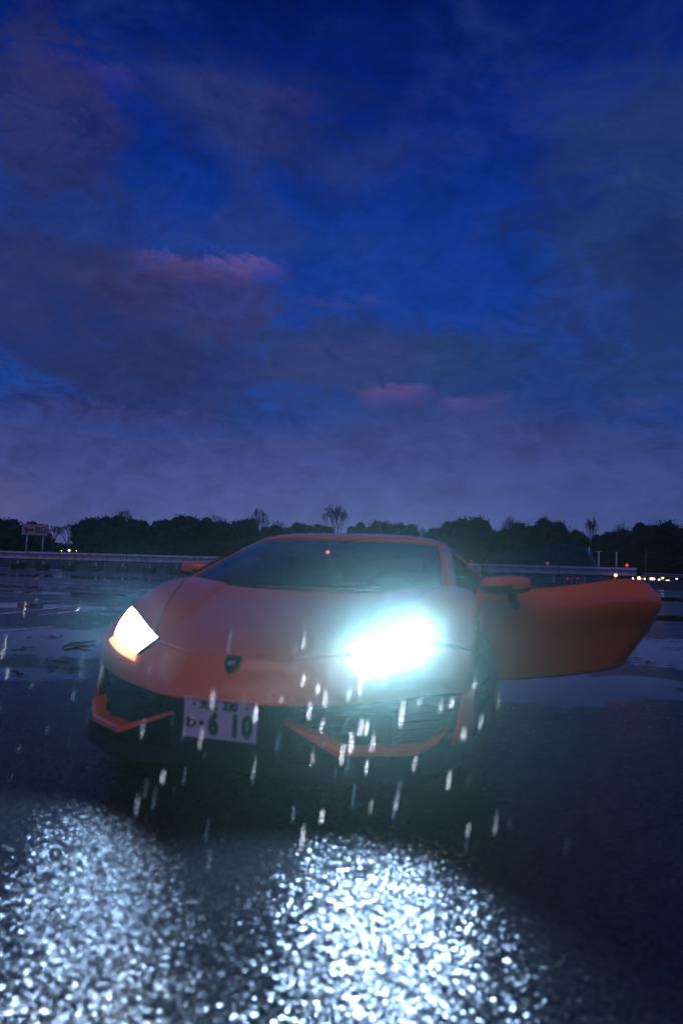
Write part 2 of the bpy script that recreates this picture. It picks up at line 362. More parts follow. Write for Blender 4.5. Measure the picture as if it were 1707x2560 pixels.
p0, p1 = at_ground(160, 1616, .02), at_ground(200, 1607, .02)
o = tube('twig', [p0, (p0+p1)/2+Vector((0, .03, .01)), p1, p1+Vector((.10, .18, .0))], [.014, .016, .012, .006], M['bark'], None, 6)
props(o, 'dark broken twig lying in the puddle left of the car', 'twig')
o = tube('twig', [at_ground(190, 1614, .015), at_ground(212, 1616, .02), at_ground(230, 1617, .015)], [.008, .01, .006], M['bark'], None, 5)
props(o, 'thin short twig just right of the thicker twig in the puddle', 'twig')
# ------------------------------------------------------------------ guard rails
def rail(name, A, B, zA, zB, hgt, nsec, npost, label, m, post_w=.11, blocks=True):
    root = empty(name, (A[0], A[1], 0)); props(root, label, 'guardrail')
    A2, B2 = Vector((A[0], A[1], 0)), Vector((B[0], B[1], 0)); D = B2-A2; d = D.normalized(); n = Vector((d.y, -d.x, 0))
    prof = [(0, 0), (.03, .02), (.13, .12), (.14, .20), (.05, .34), (.01, .42), (.01, .58), (.05, .66), (.14, .80), (.13, .88), (.03, .98), (0, 1)]
    for i in range(nsec):
        t0, t1 = i/nsec, (i+1)/nsec; V = []; Fs = []
        for j, tt in enumerate((t0+.0006, t1-.0006)):
            for back in (0, 1):
                for (dp, hh) in prof:
                    zt = zA+(zB-zA)*tt
                    q = A2 + D*tt + n*((dp if not back else dp-.012) + (.004 if i % 2 else 0)) - A2
                    V.append((q.x, q.y, zt-hgt*(1-hh)))
        k = len(prof)
        for back in (0, 1):
            for a in range(k-1):
                b0 = back*k; Fs.append((b0+a, b0+a+1, 2*k+b0+a+1, 2*k+b0+a))
        Fs.append((0, k, 3*k, 2*k)); Fs.append((k-1, 2*k-1, 4*k-1, 3*k-1))
        from_data('rail_panel', V, Fs, m, root)
    pm = bk = None
    for i in range(npost):
        tt = (i+.35)/npost; q = D*tt - n*.05; zt = zA+(zB-zA)*tt
        if pm is None:
            bm = bmesh.new(); bm_box(bm, (0, 0, .5), (post_w, post_w, 1)); o = from_bm('post', bm, m, root); pm = o.data
            if blocks:
                bm = bmesh.new(); bm_box(bm, (0, 0, .14), (.62, .55, .28), None, .03); o2 = from_bm('foot_block', bm, M['rubber_block'], root); bk = o2.data
        else:
            o = bpy.data.objects.new('post', pm); COL.objects.link(o); o.parent = root
            if blocks: o2 = bpy.data.objects.new('foot_block', bk); COL.objects.link(o2); o2.parent = root
        o.location = (q.x, q.y, 0); o.scale = (1, 1, zt-.06)
        if blocks: o2.location = (q.x, q.y, 0); o2.rotation_euler = (0, 0, random.uniform(-.1, .1)); 
    return root
XR = at(1590, 1421, 36)
rail('guardrail', (-24, 40.4), (XR.x, 36), .95, 1.21, .50, 10, 25, 'long pale steel guardrail on posts with dark foot blocks behind the car', M['galv'])
XA, XB = at(1604, 1436, 60), at(1800, 1442, 60)
rail('guardrail', (XA.x, 60), (XB.x+6, 60), .95, .90, .34, 3, 7, 'lower dim guardrail further off beyond the right end of the long one', M['galv2'], .08, False)
# thin picket fence beyond the rail
root = empty('picket_fence', (-30, 47, 0)); props(root, 'low picket fence of thin pale posts beyond the long guardrail', 'fence')
bm = bmesh.new(); bm_box(bm, (0, 0, .38), (.05, .05, .76)); o = from_bm('picket', bm, M['galv2'], root); pm = o.data; o.location = (0, 0, 0)
for i in range(1, 64):
    o = bpy.data.objects.new('picket', pm); COL.objects.link(o); o.parent = root; o.location = (i*.82, 0, 0); o.scale = (1, 1, random.uniform(.93, 1.05))
box('fence_rail', (26, 0, .72), (52, .04, .06), M['galv2'], root); box('fence_rail', (26, 0, .40), (52, .04, .05), M['galv2'], root)
# ------------------------------------------------------------------ exit sign
ps = at(88, 1325, 43); root = empty('exit_sign', (ps.x, 43, 0), 0)
props(root, 'white exit sign with red arrow and blue characters on two poles', 'sign')
zc = ps.z; sw_, sh = 1.58, .66
box('sign_board', (0, 0, zc), (sw_, .05, sh), M['sign_white'], root, None, .008)
box('sign_frame', (0, .04, zc), (sw_+.05, .03, sh+.05), M['galv2'], root)
for s in (-.50, .52):
    tube('post', [(s, .08, 0), (s, .08, zc+.2)], .045, M['galv'], root, 8)
prism('arrow', [(-.70, 0), (-.47, .22), (-.47, .08), (-.07, .08), (-.07, -.08), (-.47, -.08), (-.47, -.22)], .01, M['sign_red'], root, Matrix.Translation((0, -.037, zc)))
mx = Matrix.Translation((.36, -.03, zc-.01)) @ Matrix.Rotation(PI/2, 4, 'X')
text_obj('lettering', '出口', .44, M['sign_blue'], root, mx, .006, .006, .84)
# ------------------------------------------------------------------ far poles, markers and lamps
def lamp(u, v, Y, r, m, label, name='far_lamp', cat='lamp', wide=1.0, post=True):
    p = at(u, v, Y); root = empty(name, (p.x, Y, 0)); props(root, label, cat)
    bm = bmesh.new(); bmesh.ops.create_uvsphere(bm, u_segments=10, v_segments=6, radius=r); bmesh.ops.scale(bm, vec=(wide, 1, 1), verts=bm.verts)
    bmesh.ops.translate(bm, vec=(0, -.06, p.z), verts=bm.verts); from_bm('lamp_head', bm, m, root, True)
    bm = bmesh.new(); bm_box(bm, (0, .02+r, p.z), (r*2.2*wide, r*1.6, r*2.2)); from_bm('housing', bm, M['black'], root)
    if post: tube('pole', [(0, .03+r, 0), (0, .03+r, p.z-r)], max(.02, r*.4), M['galv2'], root, 6)
    return root
lamp(155, 1377, 96, .07, M['warm'], 'small amber lamp just left of the brightest lamp in the tree gap')
lamp(174, 1376, 96, .15, M['warm'], 'brightest yellow lamp low in the gap between the trees')
lamp(192, 1377, 96, .06, M['warm'], 'small amber lamp just right of the brightest lamp in the tree gap')
for (u, v, r, mm, wd, lb) in [(1580, 1447, .16, 'cool', 1, 'pale lamp leftmost of the row of lights beyond the rail end'), (1596, 1446, .24, 'warm', 1, 'bright warm lamp, second of the row of lights beyond the rail end'),
    (1609, 1447, .13, 'warm', 1.5, 'small warm lamp just right of the bright warm one'), (1629, 1447, .15, 'warm', 3.4, 'wide strip of warm light under the far rail, broadest of the row'),
    (1655, 1444, .20, 'warm', .8, 'tall warm lamp rising above the far rail'), (1668, 1452, .12, 'warm', 3.0, 'low wide warm light near the right edge, lowest of the row'),
    (1640, 1455, .09, 'warm', 1.6, 'faint warm glint below the wide strip of light'), (1646, 1449, .1, 'cool', 1.4, 'small pale lamp between the wide strip and the tall lamp'), (1690, 1447, .07, 'cool', 2, 'faint pale lamp rightmost of the row of lights')]:
    lamp(u, v, 92, r, M[mm], lb, wide=wd, post=False if v > 1450 else True)
lamp(1537, 1438, 34, .075, M['redhot'], 'bright red lamp just above the open door top edge', 'red_glow')
lamp(818, 1375, 33.5, .001, M['red'], 'unused', 'x') if False else None
for (u, v, r, lb) in [(1178, 1402, .035, 'tiny glowing red reflector beyond the windscreen pillar above the rail'), (1367, 1408, .06, 'glowing red reflector above the middle of the rail behind the door glass'), (1565, 1413, .07, 'glowing red reflector above the right end of the long rail'),
    (1416, 1446, .035, 'faint red marker below the rail, left one of two'), (1442, 1446, .03, 'faint red marker below the rail, right one of two')]:
    lamp(u, v, 37.5, r, M['red'], lb, 'marker_reflector', 'reflector')  # red reflectors given a glow of their own; no lamps stand here
for (u, v, lb, tb) in [(1496, 1379, 'thin pale pole with a short crossbar behind the rail', True), (1540, 1380, 'plain thin pale pole right of the crossbar pole', False), (1613, 1372, 'faint dark thin pole in front of the right hand trees', False)]:
    p = at(u, v, 44); root = empty('thin_pole', (p.x, 44, 0)); props(root, lb, 'pole')
    tube('pole_shaft', [(0, 0, 0), (0, 0, p.z)], .05 if u < 1600 else .02, M['galv'] if u < 1600 else M['galv2'], root, 8)
    if tb: box('crossbar', (0, 0, p.z), (.42, .06, .05), M['galv'], root)
# ------------------------------------------------------------------ trees
def crown_mesh(seed, n=3600, flat=1.0):
    r = random.Random(seed); V = []; Fs = []
    lobes = []
    for i in range(26):
        a = r.random()*2*PI; zz = r.uniform(.05, .86); rr = (1-(max(zz-.35, 0)/.65)**2)**.5
        rad = r.uniform(.09, .22); d = max(0, .5*rr-rad*.75)
        lobes.append((Vector((math.cos(a)*d, math.sin(a)*d*.8, zz*(1-rad*.5))), rad))
    lobes += [(Vector((0, 0, .45)), .42), (Vector((0, 0, .66)), .24), (Vector((.1, 0, .2)), .40), (Vector((-.14, 0, .2)), .38)]
    for c, rad in lobes:                                    # inner mass of foliage
        bm = bmesh.new(); bmesh.ops.create_icosphere(bm, subdivisions=2, radius=rad*.88); i0 = len(V)
        for v in bm.verts:
            k = 1+.30*mnoise.noise(v.co*9+Vector((seed, 0, 0))); V.append(tuple(v.co*k+c))
        for f in bm.faces: Fs.append(tuple(i0+v.index for v in f.verts))
        bm.free()
    for i in range(n):
        c, rad = r.choice(lobes[:]) if r.random() < .75 else lobes[r.randrange(26)]
        d = Vector((r.gauss(0, 1), r.gauss(0, 1), r.gauss(0, 1))).normalized()
        p = c + d*rad*r.uniform(.80, 1.13)*(1+.25*mnoise.noise(d*3+c*9))
        s = r.uniform(.012, .034); x = Vector((r.gauss(0, 1), r.gauss(0, 1), r.gauss(0, 1))).normalized(); y = x.cross(d).normalized() if abs(x.dot(d)) < .98 else Vector((0, 0, 1))
        i0 = len(V); V += [tuple(p-x*s), tuple(p-y*s*.6), tuple(p+x*s), tuple(p+y*s*.6)]; Fs.append((i0, i0+1, i0+2, i0+3))
    me = bpy.data.meshes.new('crown'); me.from_pydata(V, [], Fs); me.update(); me.materials.append(M['leaf']); return me
CR = [crown_mesh(s) for s in range(6)]
tb = bmesh.new(); bm_tube(tb, [(0, 0, 0), (.05, 0, .4), (0, .04, 1)], [.22, .17, .12], 8); me_trunk = bpy.data.meshes.new('trunk'); tb.to_mesh(me_trunk); tb.free(); me_trunk.materials.append(M['bark'])
def tree(u, v, wpx, Y, k, label, squash=.12):
    p = at(u, v, Y); H = p.z; root = empty('evergreen_tree', (p.x, Y, 0)); props(root, label, 'tree', 'evergreen trees behind the car park')
    W = wpx/FPX*Y
    c = bpy.data.objects.new('crown', CR[k % 6]); COL.objects.link(c); c.parent = root; c.location = (0, 0, H*squash*.5)
    c.scale = (W*1.05, W*1.05, H*(1-squash*.5)*1.0); c.rotation_euler = (0, 0, k*1.3)
    tk = bpy.data.objects.new('trunk', me_trunk); COL.objects.link(tk); tk.parent = root; tk.scale = (1, 1, H*.6)
TREES = [(20, 1291, 120, 'dark tree at the far left edge behind the exit sign'), (88, 1301, 90, 'low dark tree right behind the exit sign board'),
 (232, 1290, 110, 'rounded tree at the right side of the gap with the lamps'), (290, 1283, 110, 'dark tree with bare twigs showing above it, left of the mirror'), (352, 1289, 110, 'dark tree second to the right from the tree with bare twigs'),
 (412, 1288, 95, 'dark tree behind the rail left of the mirror'), (468, 1281, 110, 'rounded taller tree straight above the left door mirror'), (530, 1292, 100, 'dark tree above the left end of the windscreen'),
 (580, 1297, 80, 'flat topped dark tree left of the small bare tree'), (622, 1288, 70, 'tree with a pointed top just left of the small bare tree'), (692, 1303, 110, 'low tree just right of the small bare tree'),
 (757, 1297, 84, 'small bumpy tree left of the tall bare tree above the roof'), (800, 1305, 84, 'small tree touching the left side of the tall bare tree'), (893, 1304, 84, 'small dark tree just right of the tall bare tree'),
 (950, 1296, 124, 'broad low tree above the roof centre'), (1010, 1301, 90, 'broad low tree above the right part of the roof'), (1085, 1309, 90, 'low tree at the dip above the windscreen right corner'),
 (1140, 1292, 90, 'rounded tree joined to the left of the big dome tree'), (1178, 1283, 130, 'big dome shaped tree to the right of the roof'), (1255, 1316, 80, 'low tree in the dip right of the big dome tree'),
 (1310, 1301, 95, 'dark tree right of the forked bare tree'), (1372, 1288, 110, 'second big dome shaped tree, above the open door glass'), (1438, 1312, 80, 'lower tree at the right foot of the second dome'),
 (1515, 1319, 90, 'low tree left of the dark grove at the right edge'), (1560, 1316, 70, 'small bumpy tree between the thin poles'), (1612, 1302, 100, 'dark tree above the warm lights'), (1660, 1296, 100, 'tallest dark tree of the right edge grove'), (1712, 1303, 100, 'dark tree cut by the right edge')]
for k, (u, v, wpx, lb) in enumerate(TREES): tree(u, v-2, wpx, 108+((k*37) % 9), k, lb)
# undergrowth under the trees, leaving the gap with the lamps open
V, Fs = [], []
for i in range(16000):
    x = random.uniform(-75, 75); zmx = 3.6 + 1.2*mnoise.noise(Vector((x*.12, 0, 0)))
    uu = 853+FPX*x/106
    if 118 < uu < 196: zmx = 2.3
    z = random.uniform(0, zmx); p = Vector((x, 106+random.uniform(0, 3), z)); s = random.uniform(.15, .42)
    a = Vector((random.gauss(0, 1), random.gauss(0, .4), random.gauss(0, 1))).normalized()*s; c = Vector((random.gauss(0, 1), 0, random.gauss(0, 1))).normalized()*s
    i0 = len(V); V += [tuple(p-a), tuple(p-c), tuple(p+a), tuple(p+c)]; Fs.append((i0, i0+1, i0+2, i0+3))
o = from_data('undergrowth', V, Fs, M['leaf']); props(o, 'dark undergrowth filling the foot of the tree line', 'undergrowth', kind='stuff')
o = from_data('tree_bank', [(-80, 108, 0), (-46.5, 108, 0), (-46.5, 112, 3.0), (-80, 112, 3.0), (-40.5, 108, 0), (90, 108, 0), (90, 112, 3.2), (-40.5, 112, 3.2)], [(0, 1, 2, 3), (4, 5, 6, 7)], M['grass']); props(o, kind='structure')
def bare_tree(u, v, wpx, Y, seed, label, depth=6, spread=.5, trunk_to=.35):
    p = at(u, v, Y); H = p.z; W = wpx/FPX*Y; r = random.Random(seed); bm = bmesh.new()
    segs = []
    def grow(a, d, L, rad, lev):
        b2 = a + d*L; segs.append((a, b2, rad, rad*.72, lev))
        if lev >= depth: return
        n = 3 if lev < 2 else (2 if r.random() < .75 else 3)
        base = r.random()*2*PI
        for i in range(n):
            ang = base+2*PI*i/n+r.uniform(-.5, .5); side = Vector((math.cos(ang), math.sin(ang)*.7, 0))
            nd = (d + side*spread*r.uniform(.6, 1.2) + Vector((0, 0, .12))).normalized()
            grow(b2, nd, (L if lev else .95)*r.uniform(.68, .88), rad*.62, lev+1)
    grow(Vector((0, 0, 0)), Vector((0, 0, 1)), 1.5, .055, 0)
    zs = max(s[1].z for s in segs); xs = max(abs(s[1].x) for s in segs)
    kx, kz = W/2/xs, H/zs
    for a, b2, r0, r1, lev in segs:
        A, B = Vector((a.x*kx, a.y*kx, a.z*kz)), Vector((b2.x*kx, b2.y*kx, b2.z*kz))
        bm_tube(bm, [A, B], [max(r0*2.4, .022), max(r1*2.4, .018)], 3 if lev > 2 else 5, False)
    root = empty('bare_tree', (p.x, Y, 0)); props(root, label, 'bare tree', 'leafless trees in the tree line')
    me = bpy.data.meshes.new('branches'); bm.to_mesh(me); bm.free()
    o = link_mesh('branches', me, M['bark'], root)
for (u, v, wpx, Y, sd_, lb, sp) in [(841, 1258, 74, 103, 3, 'tall leafless tree with a fan of branches above the roof', .42), (653, 1268, 46, 104, 5, 'small round leafless tree left of the tall leafless one', .5),
    (318, 1271, 70, 117, 8, 'leafless treetop showing over the dark trees on the left', .6), (545, 1284, 90, 118, 9, 'wide leafless treetop above the left end of the windscreen', .6), (135, 1312, 50, 104, 11, 'left leafless tree in the gap with the lamps', .5), (172, 1306, 62, 104, 12, 'right leafless tree in the gap with the lamps', .5),
    (700, 1296, 60, 118, 14, 'faint leafless treetop right of the small round one', .6), (1055, 1306, 50, 117, 15, 'faint leafless twigs in the dip above the roof end', .6), (1272, 1286, 56, 105, 17, 'leafless forked tree between the two dome shaped trees', .55), (1477, 1291, 34, 105, 19, 'narrow upright leafless tree behind the thin poles', .42), (1560, 1304, 50, 118, 21, 'faint leafless treetop right of the narrow upright one', .5), (110, 1308, 30, 105, 22, 'small leafless tree beside the exit sign', .5)]:
    bare_tree(u, v, wpx, Y, sd_, lb, 7 if u == 841 else 6, sp*1.25)
# ------------------------------------------------------------------ the car
CAR = empty('sports_car', (-.4743, 2.8803, 0), -.2662)
props(CAR, 'orange low sports car with both headlamps lit and one door open', 'car')
def L(p): return Vector((p[1], p[0], p[2]))          # (back, side, up) -> local
def cr(P, t):                                         # Catmull-Rom through rows of P at t
    n = len(P)-1; t = min(max(t, 0), n); i = min(int(t), n-1); f = t-i
    p1, p2 = P[i], P[i+1]; p0 = P[i-1] if i > 0 else 2*p1-p2; p3 = P[i+2] if i+2 <= n else 2*p2-p1
    return .5*((2*p1)+(-p0+p2)*f+(2*p0-5*p1+4*p2-p3)*f*f+(-p0+3*p1-3*p2+p3)*f**3)
def whole(name, fn, nu, nv, material, thick=.010, off=1, smooth=True):      # one panel across both sides of the centre line
    V = []; Fs = []; m_ = 2*nv+1
    for i in range(nu+1):
        for j in range(-nv, nv+1):
            p = fn(i/nu, abs(j)/nv); V.append(L((p[0], p[1]*(1 if j >= 0 else -1), p[2])))
    for i in range(nu):
        for j in range(2*nv): a = i*m_+j; Fs.append((a, a+1, a+m_+1, a+m_))
    o = from_data(name, V, Fs, material, CAR, smooth)
    md = o.modifiers.new('thickness', 'SOLIDIFY'); md.thickness = thick; md.offset = -1 if off == 1 else 1
    return o
class Surf:
    def __init__(s, rows): s.G = np.array(rows, float)
    def __call__(s, t, q, side=1):
        row = np.array([cr(s.G[:, j], t) for j in range(s.G.shape[1])])
        m = row[1]*np.array([1, -1, 1])                # mirrored neighbour keeps the centre line smooth
        ext = np.vstack([m, row]); p = cr(ext, q+1)
        return np.array([p[0], p[1]*side, p[2]])
    def normal(s, t, q, side=1):
        e = .02; a = s(t+e, q, side)-s(t-e, q, side); b2 = s(t, q+e, side)-s(t, q-e, side)
        n = np.cross(a, b2)*side; n = n/(np.linalg.norm(n)+1e-9); return n if n[2]+(-n[0])*.5 > 0 else -n
def patch(name, fn, nu, nv, material, parent=CAR, thick=.010, off=1, smooth=True):
    V = []; Fs = []
    for i in range(nu+1):
        for j in range(nv+1): V.append(L(fn(i/nu, j/nv)))
    for i in range(nu):
        for j in range(nv): a = i*(nv+1)+j; Fs.append((a, a+1, a+nv+2, a+nv+1))
    o = from_data(name, V, Fs, material, parent, smooth)
    if thick:
        md = o.modifiers.new('thickness', 'SOLIDIFY'); md.thickness = thick; md.offset = off
    return o
def both(name, fn, nu, nv, material, **k):
    return [patch(name, lambda a, b2, s=s: (lambda p: np.array([p[0], p[1]*s, p[2]]))(fn(a, b2)), nu, nv, material, **k) for s in (1, -1)]
FR = Surf([
 [(.000, 0, .398), (.018, .25, .400), (.150, .45, .394), (.272, .65, .406), (.438, .85, .421), (.550, .940, .405), (.605, .965, .390)],
 [(.030, 0, .455), (.060, .25, .455), (.165, .45, .455), (.262, .65, .470), (.405, .84, .490), (.545, .950, .480), (.630, .975, .445)],
 [(.095, 0, .522), (.125, .25, .520), (.215, .45, .522), (.290, .65, .542), (.420, .83, .562), (.550, .950, .545), (.665, .978, .500)],
 [(.150, 0, .578), (.190, .25, .580), (.290, .45, .592), (.370, .64, .622), (.485, .82, .640), (.618, .950, .605), (.725, .978, .580)],
 [(.340, 0, .642), (.365, .25, .642), (.440, .45, .656), (.520, .63, .698), (.615, .81, .712), (.745, .948, .680), (.800, .975, .648)],
 [(.620, 0, .712), (.630, .25, .712), (.660, .45, .726), (.710, .62, .768), (.780, .80, .787), (.880, .945, .738), (.900, .962, .694)],
 [(.880, 0, .775), (.890, .25, .776), (.910, .45, .786), (.940, .62, .818), (.990, .80, .843), (1.05, .950, .785), (1.06, .965, .704)],
 [(1.075, 0, .826), (1.080, .25, .828), (1.095, .45, .836), (1.13, .62, .852), (1.19, .785, .866), (1.28, .938, .822), (1.25, .968, .612)]])
def sig(x): return 1/(1+math.exp(-x))
def tseam(q):                                          # the kinked joint between nose and bonnet
    y = q
    if y < .42: return 3.02
    if y < .72: return 3.02-.20*(y-.42)/.30
    return 2.82+.16*min((y-.72)/1.4, 1)
def sfend(t): return 2.25+(t-3)*.42
g_ = .022
def nose(a, b2): q = b2*6; return FR(a*(tseam(q)-g_), q)
whole('front_bumper', nose, 26, 60, M['paint'])
def bonnet(a, b2):
    qa = b2; t = None
    # columns run from the centre to the fender joint
    q1 = sfend(3); t0 = tseam(min(q1, b2*q1))+g_; t = t0+(7-t0)*a; q = b2*(sfend(t)-.02)
    p = FR(t, q); k = max(0, min(1, (q-(1.55+.10*t))/.18)); r = max(0, min(1, (t-3.4)/1.2)); p[2] += .010*(k*k*(3-2*k))*r; return p
whole('bonnet', bonnet, 40, 36, M['paint'])
def fender(a, b2):
    t0 = tseam(3)+g_; t = t0+(7-t0)*a; q0 = sfend(t)+.02; q = q0+(6-q0)*b2
    p = FR(t, q); k = max(0, min(1, (q-(1.55+.10*t))/.18)); r = max(0, min(1, (t-3.4)/1.2)); p[2] += .010*(k*k*(3-2*k))*r*max(0, 1-(q-q0)*.8); return p
both('front_fender', fender, 40, 30, M['paint'])
def under(a, b2):
    p = FR(a*7, b2*5.6); return p - .016*FR.normal(a*6.9+.05, b2*5.4+.05)
whole('inner_panel', under, 30, 26, M['gap'], thick=.004)
# rear part of the fender between arch and door
RF = Surf([[(1.28, .938, .822), (1.33, .962, .74), (1.30, .968, .66), (1.25, .968, .612)], [(1.32, .938, .835), (1.36, .962, .70), (1.352, .966, .50), (1.33, .966, .40)], [(1.375, .936, .850), (1.395, .962, .66), (1.40, .962, .40), (1.385, .955, .19)]])
def ngrid(G):
    G = np.array(G, float)
    def f(a, b2):
        row = np.array([cr(G[:, j], a*(G.shape[0]-1)) for j in range(G.shape[1])]); return cr(row, b2*(G.shape[1]-1))
    return f
both('fender_rear', ngrid(RF.G), 8, 16, M['paint'])
# body-coloured corner between the intake and the wheel arch
both('bumper_corner', ngrid([[(.545, .935, .410), (.50, .925, .31), (.47, .90, .20)], [(.585, .965, .410), (.57, .965, .30), (.55, .95, .20)], [(.630, .978, .45), (.622, .980, .31), (.640, .972, .19)]]), 6, 8, M['paint'])
# ---- headlamps
def inv(pt):
    best = None
    for t in np.linspace(.5, 5, 46):
        for q in np.linspace(1.2, 5, 58):
            d = np.sum((FR(t, q)-pt)**2)
            if best is None or d < best[0]: best = (d, t, q)
    return best[1:]
LT, LI, LL, LO = inv((.603, .795, .701)), inv((.298, .481, .599)), inv((.252, .54, .530)), inv((.372, .745, .585))
AL, AO = inv((.225, .545, .492)), inv((.375, .79, .560))
def bil(A, B, C, D):
    def f(a, b2, h=.010):
        t = (1-a)*((1-b2)*A[0]+b2*B[0])+a*((1-b2)*D[0]+b2*C[0]); q = (1-a)*((1-b2)*A[1]+b2*B[1])+a*((1-b2)*D[1]+b2*C[1])
        return FR(t, q)+FR.normal(t, q)*(h+.010*math.sin(PI*a)*math.sin(PI*b2))
    return f
for s in (1, -1):
    hl = bpy.data.objects.new('headlight', bpy.data.meshes.new('headlight')); 
    fb = bil(LI, LT, LO, LL)
    def fr(a, b2): return (lambda p: np.array([p[0], p[1]*s, p[2]]))(fb(-.05+1.10*a, -.05+1.10*b2, .001)*np.array([1, 1, 1]))
    hl = patch('headlight', fr, 10, 12, M['gloss_black'], thick=.012)
    patch('lamp_lens', lambda a, b2: fb(a, b2, .008)*np.array([1, s, 1]), 10, 12, M['head'], hl, .006)
    fa = bil(LL, LO, AO, AL)
    patch('amber_strip', lambda a, b2: fa(.12+.8*a, b2, .007)*np.array([1, s, 1]), 4, 12, M['amber'], hl, .006)
# ---- nose cavity, grilles, splitter blades
def fascia(a, b2):
    q = b2*5.2; p = FR(.0, q); z = p[2]-.012; back = .07+.10*a if q > .95 else .03+.02*a
    return np.array([p[0]+back, p[1]*(1-.015*a), z*(1-a)+.115*a])
whole('lower_grille', fascia, 6, 40, M['black'], smooth=False)
for s in (1, -1):
    for k in range(5):                                  # slats across each intake
        z = .365-.034*k; pts = [L((FR(0, q)[0]+.055, s*FR(0, q)[1]*.985, z)) for q in np.linspace(1.35, 4.6, 14)]
        tube('grille_slat', pts, .004, M['black'], CAR, 6)
    blade = [(.095, .245, .322), (.046, .500, .226), (.275, .785, .206), (.375, .852, .238), (.415, .880, .268)]
    bw = [.008, .014, .016, .011, .005]
    bm = bmesh.new(); rings = []
    for i, (p, wd) in enumerate(zip(blade, bw)):
        c = np.array(p)*np.array([1, s, 1]); a = np.array(blade[max(i-1, 0)]); e = np.array(blade[min(i+1, 4)]); d = (e-a)*np.array([1, s, 1]); d /= np.linalg.norm(d)
        upv = np.cross(d, (1, 0, 0)); upv /= np.linalg.norm(upv); upv = upv if upv[2] > 0 or i == 4 else -upv
        if i == 4: upv = np.array([-.3, -s*1.0, .3]); upv = upv/np.linalg.norm(upv)
        f = np.array([1, 0, 0])
        rings.append([bm.verts.new(L(c+upv*wd*a1+f*b1)) for a1, b1 in ((1, .012), (.75, -.006), (-.6, -.010), (-1, .004), (-1, .10), (1, .10))])
    for r0, r1 in zip(rings, rings[1:]):
        for k in range(6): bm.faces.new((r0[k], r0[(k+1) % 6], r1[(k+1) % 6], r1[k]))
    bm.faces.new(rings[0]); bm.faces.new(rings[-1][::-1])
    bmesh.ops.bevel(bm, geom=[e for e in bm.edges if e.calc_face_angle(0) > .5], offset=.003, segments=2, affect='EDGES')
    from_bm('splitter_blade', bm, M['paint'], CAR)
    # black lip under the blades
    V = []; Fs = []
    pts = [(.06, .0, .17), (.05, .25, .17), (.04, .5, .175), (.25, .79, .165), (.42, .90, .19), (.60, .93, .2)]
    for p in pts:
        for (dx, z) in ((0, p[2]), (0, .105), (.5, .105), (.5, p[2])): V.append(L((p[0]+dx, p[1]*s, z)))
    for i in range(5):
        for k in range(4): Fs.append((i*4+k, i*4+(k+1) % 4, i*4+4+(k+1) % 4, i*4+4+k))
    from_data('lower_lip', V, Fs, M['black'], CAR)
# ---- number plate
pr = box('number_plate', L((.008, 0, .326)), (.330, .010, .165), M['white'], CAR, None, .003)
box('plate_holder', L((.05, 0, .318)), (.40, .07, .19), M['black'], CAR, None, .01)
for xx in (-.118, .118):
    bm = bmesh.new(); bmesh.ops.create_cone(bm, cap_ends=True, segments=12, radius1=.0065, radius2=.005, depth=.008)
    bmesh.ops.rotate(bm, cent=(0, 0, 0), matrix=Matrix.Rotation(PI/2, 3, 'X'), verts=bm.verts); bmesh.ops.translate(bm, vec=(xx, .0, .383), verts=bm.verts)
    from_bm('bolt', bm, M['plate_ink'], pr)
def ptxt(b2, x, z, size, off, xs=1.0):
    text_obj('lettering', b2, size, M['plate_ink'], pr, Matrix.Translation((x, .0012, z)) @ Matrix.Rotation(PI/2, 4, 'X'), .0012, off, xs)
ptxt('大阪', -.052, .380, .042, .0016, 1.0); ptxt('330', .044, .380, .050, .0026, .85)
ptxt('わ', -.130, .303, .048, .0026); ptxt('・', -.082, .300, .075, .003)
for ch, x in (('6', -.028), ('1', .068), ('0', .122)): ptxt(ch, x, .302, .118, .0075, .72)
# ---- badge
n = FR.normal(1.9, 0); c = FR(2.2, 0); zax = Vector(L(n)).normalized(); xax = Vector((1, 0, 0)); yax = zax.cross(xax).normalized()
mxx = Matrix(((xax.x, yax.x, zax.x, 0), (xax.y, yax.y, zax.y, 0), (xax.z, yax.z, zax.z, 0), (0, 0, 0, 1))); mxx.translation = L(c)+zax*.010
sh_ = [(-.034, .036), (-.018, .042), (0, .039), (.018, .042), (.034, .036), (.033, .008), (.024, -.018), (0, -.044), (-.024, -.018), (-.033, .008)]
def flat(name, poly, z0, th, m_, par):
    bm = bmesh.new(); f = bm.faces.new([bm.verts.new((x, y, z0)) for x, y in poly]); r = bmesh.ops.extrude_face_region(bm, geom=[f])
    bmesh.ops.translate(bm, vec=(0, 0, th), verts=[v for v in r['geom'] if isinstance(v, bmesh.types.BMVert)]); bmesh.ops.transform(bm, matrix=mxx, verts=bm.verts); return from_bm(name, bm, m_, par)
bd = flat('badge', sh_, 0, .004, M['gloss_black'], CAR)
flat('badge_rim', [(x*1.08, y*1.08-.0) for x, y in sh_], -.001, .003, M['gloss_black'], bd)
flat('badge_figure', [(-.016, .002), (-.012, .012), (-.002, .010), (.006, .014), (.015, .016), (.019, .010), (.014, .004), (.016, -.006), (.010, -.012), (.006, -.004), (-.002, -.005), (-.006, -.014), (-.012, -.012), (-.010, -.003)], .004, .002, M['silver'], bd)
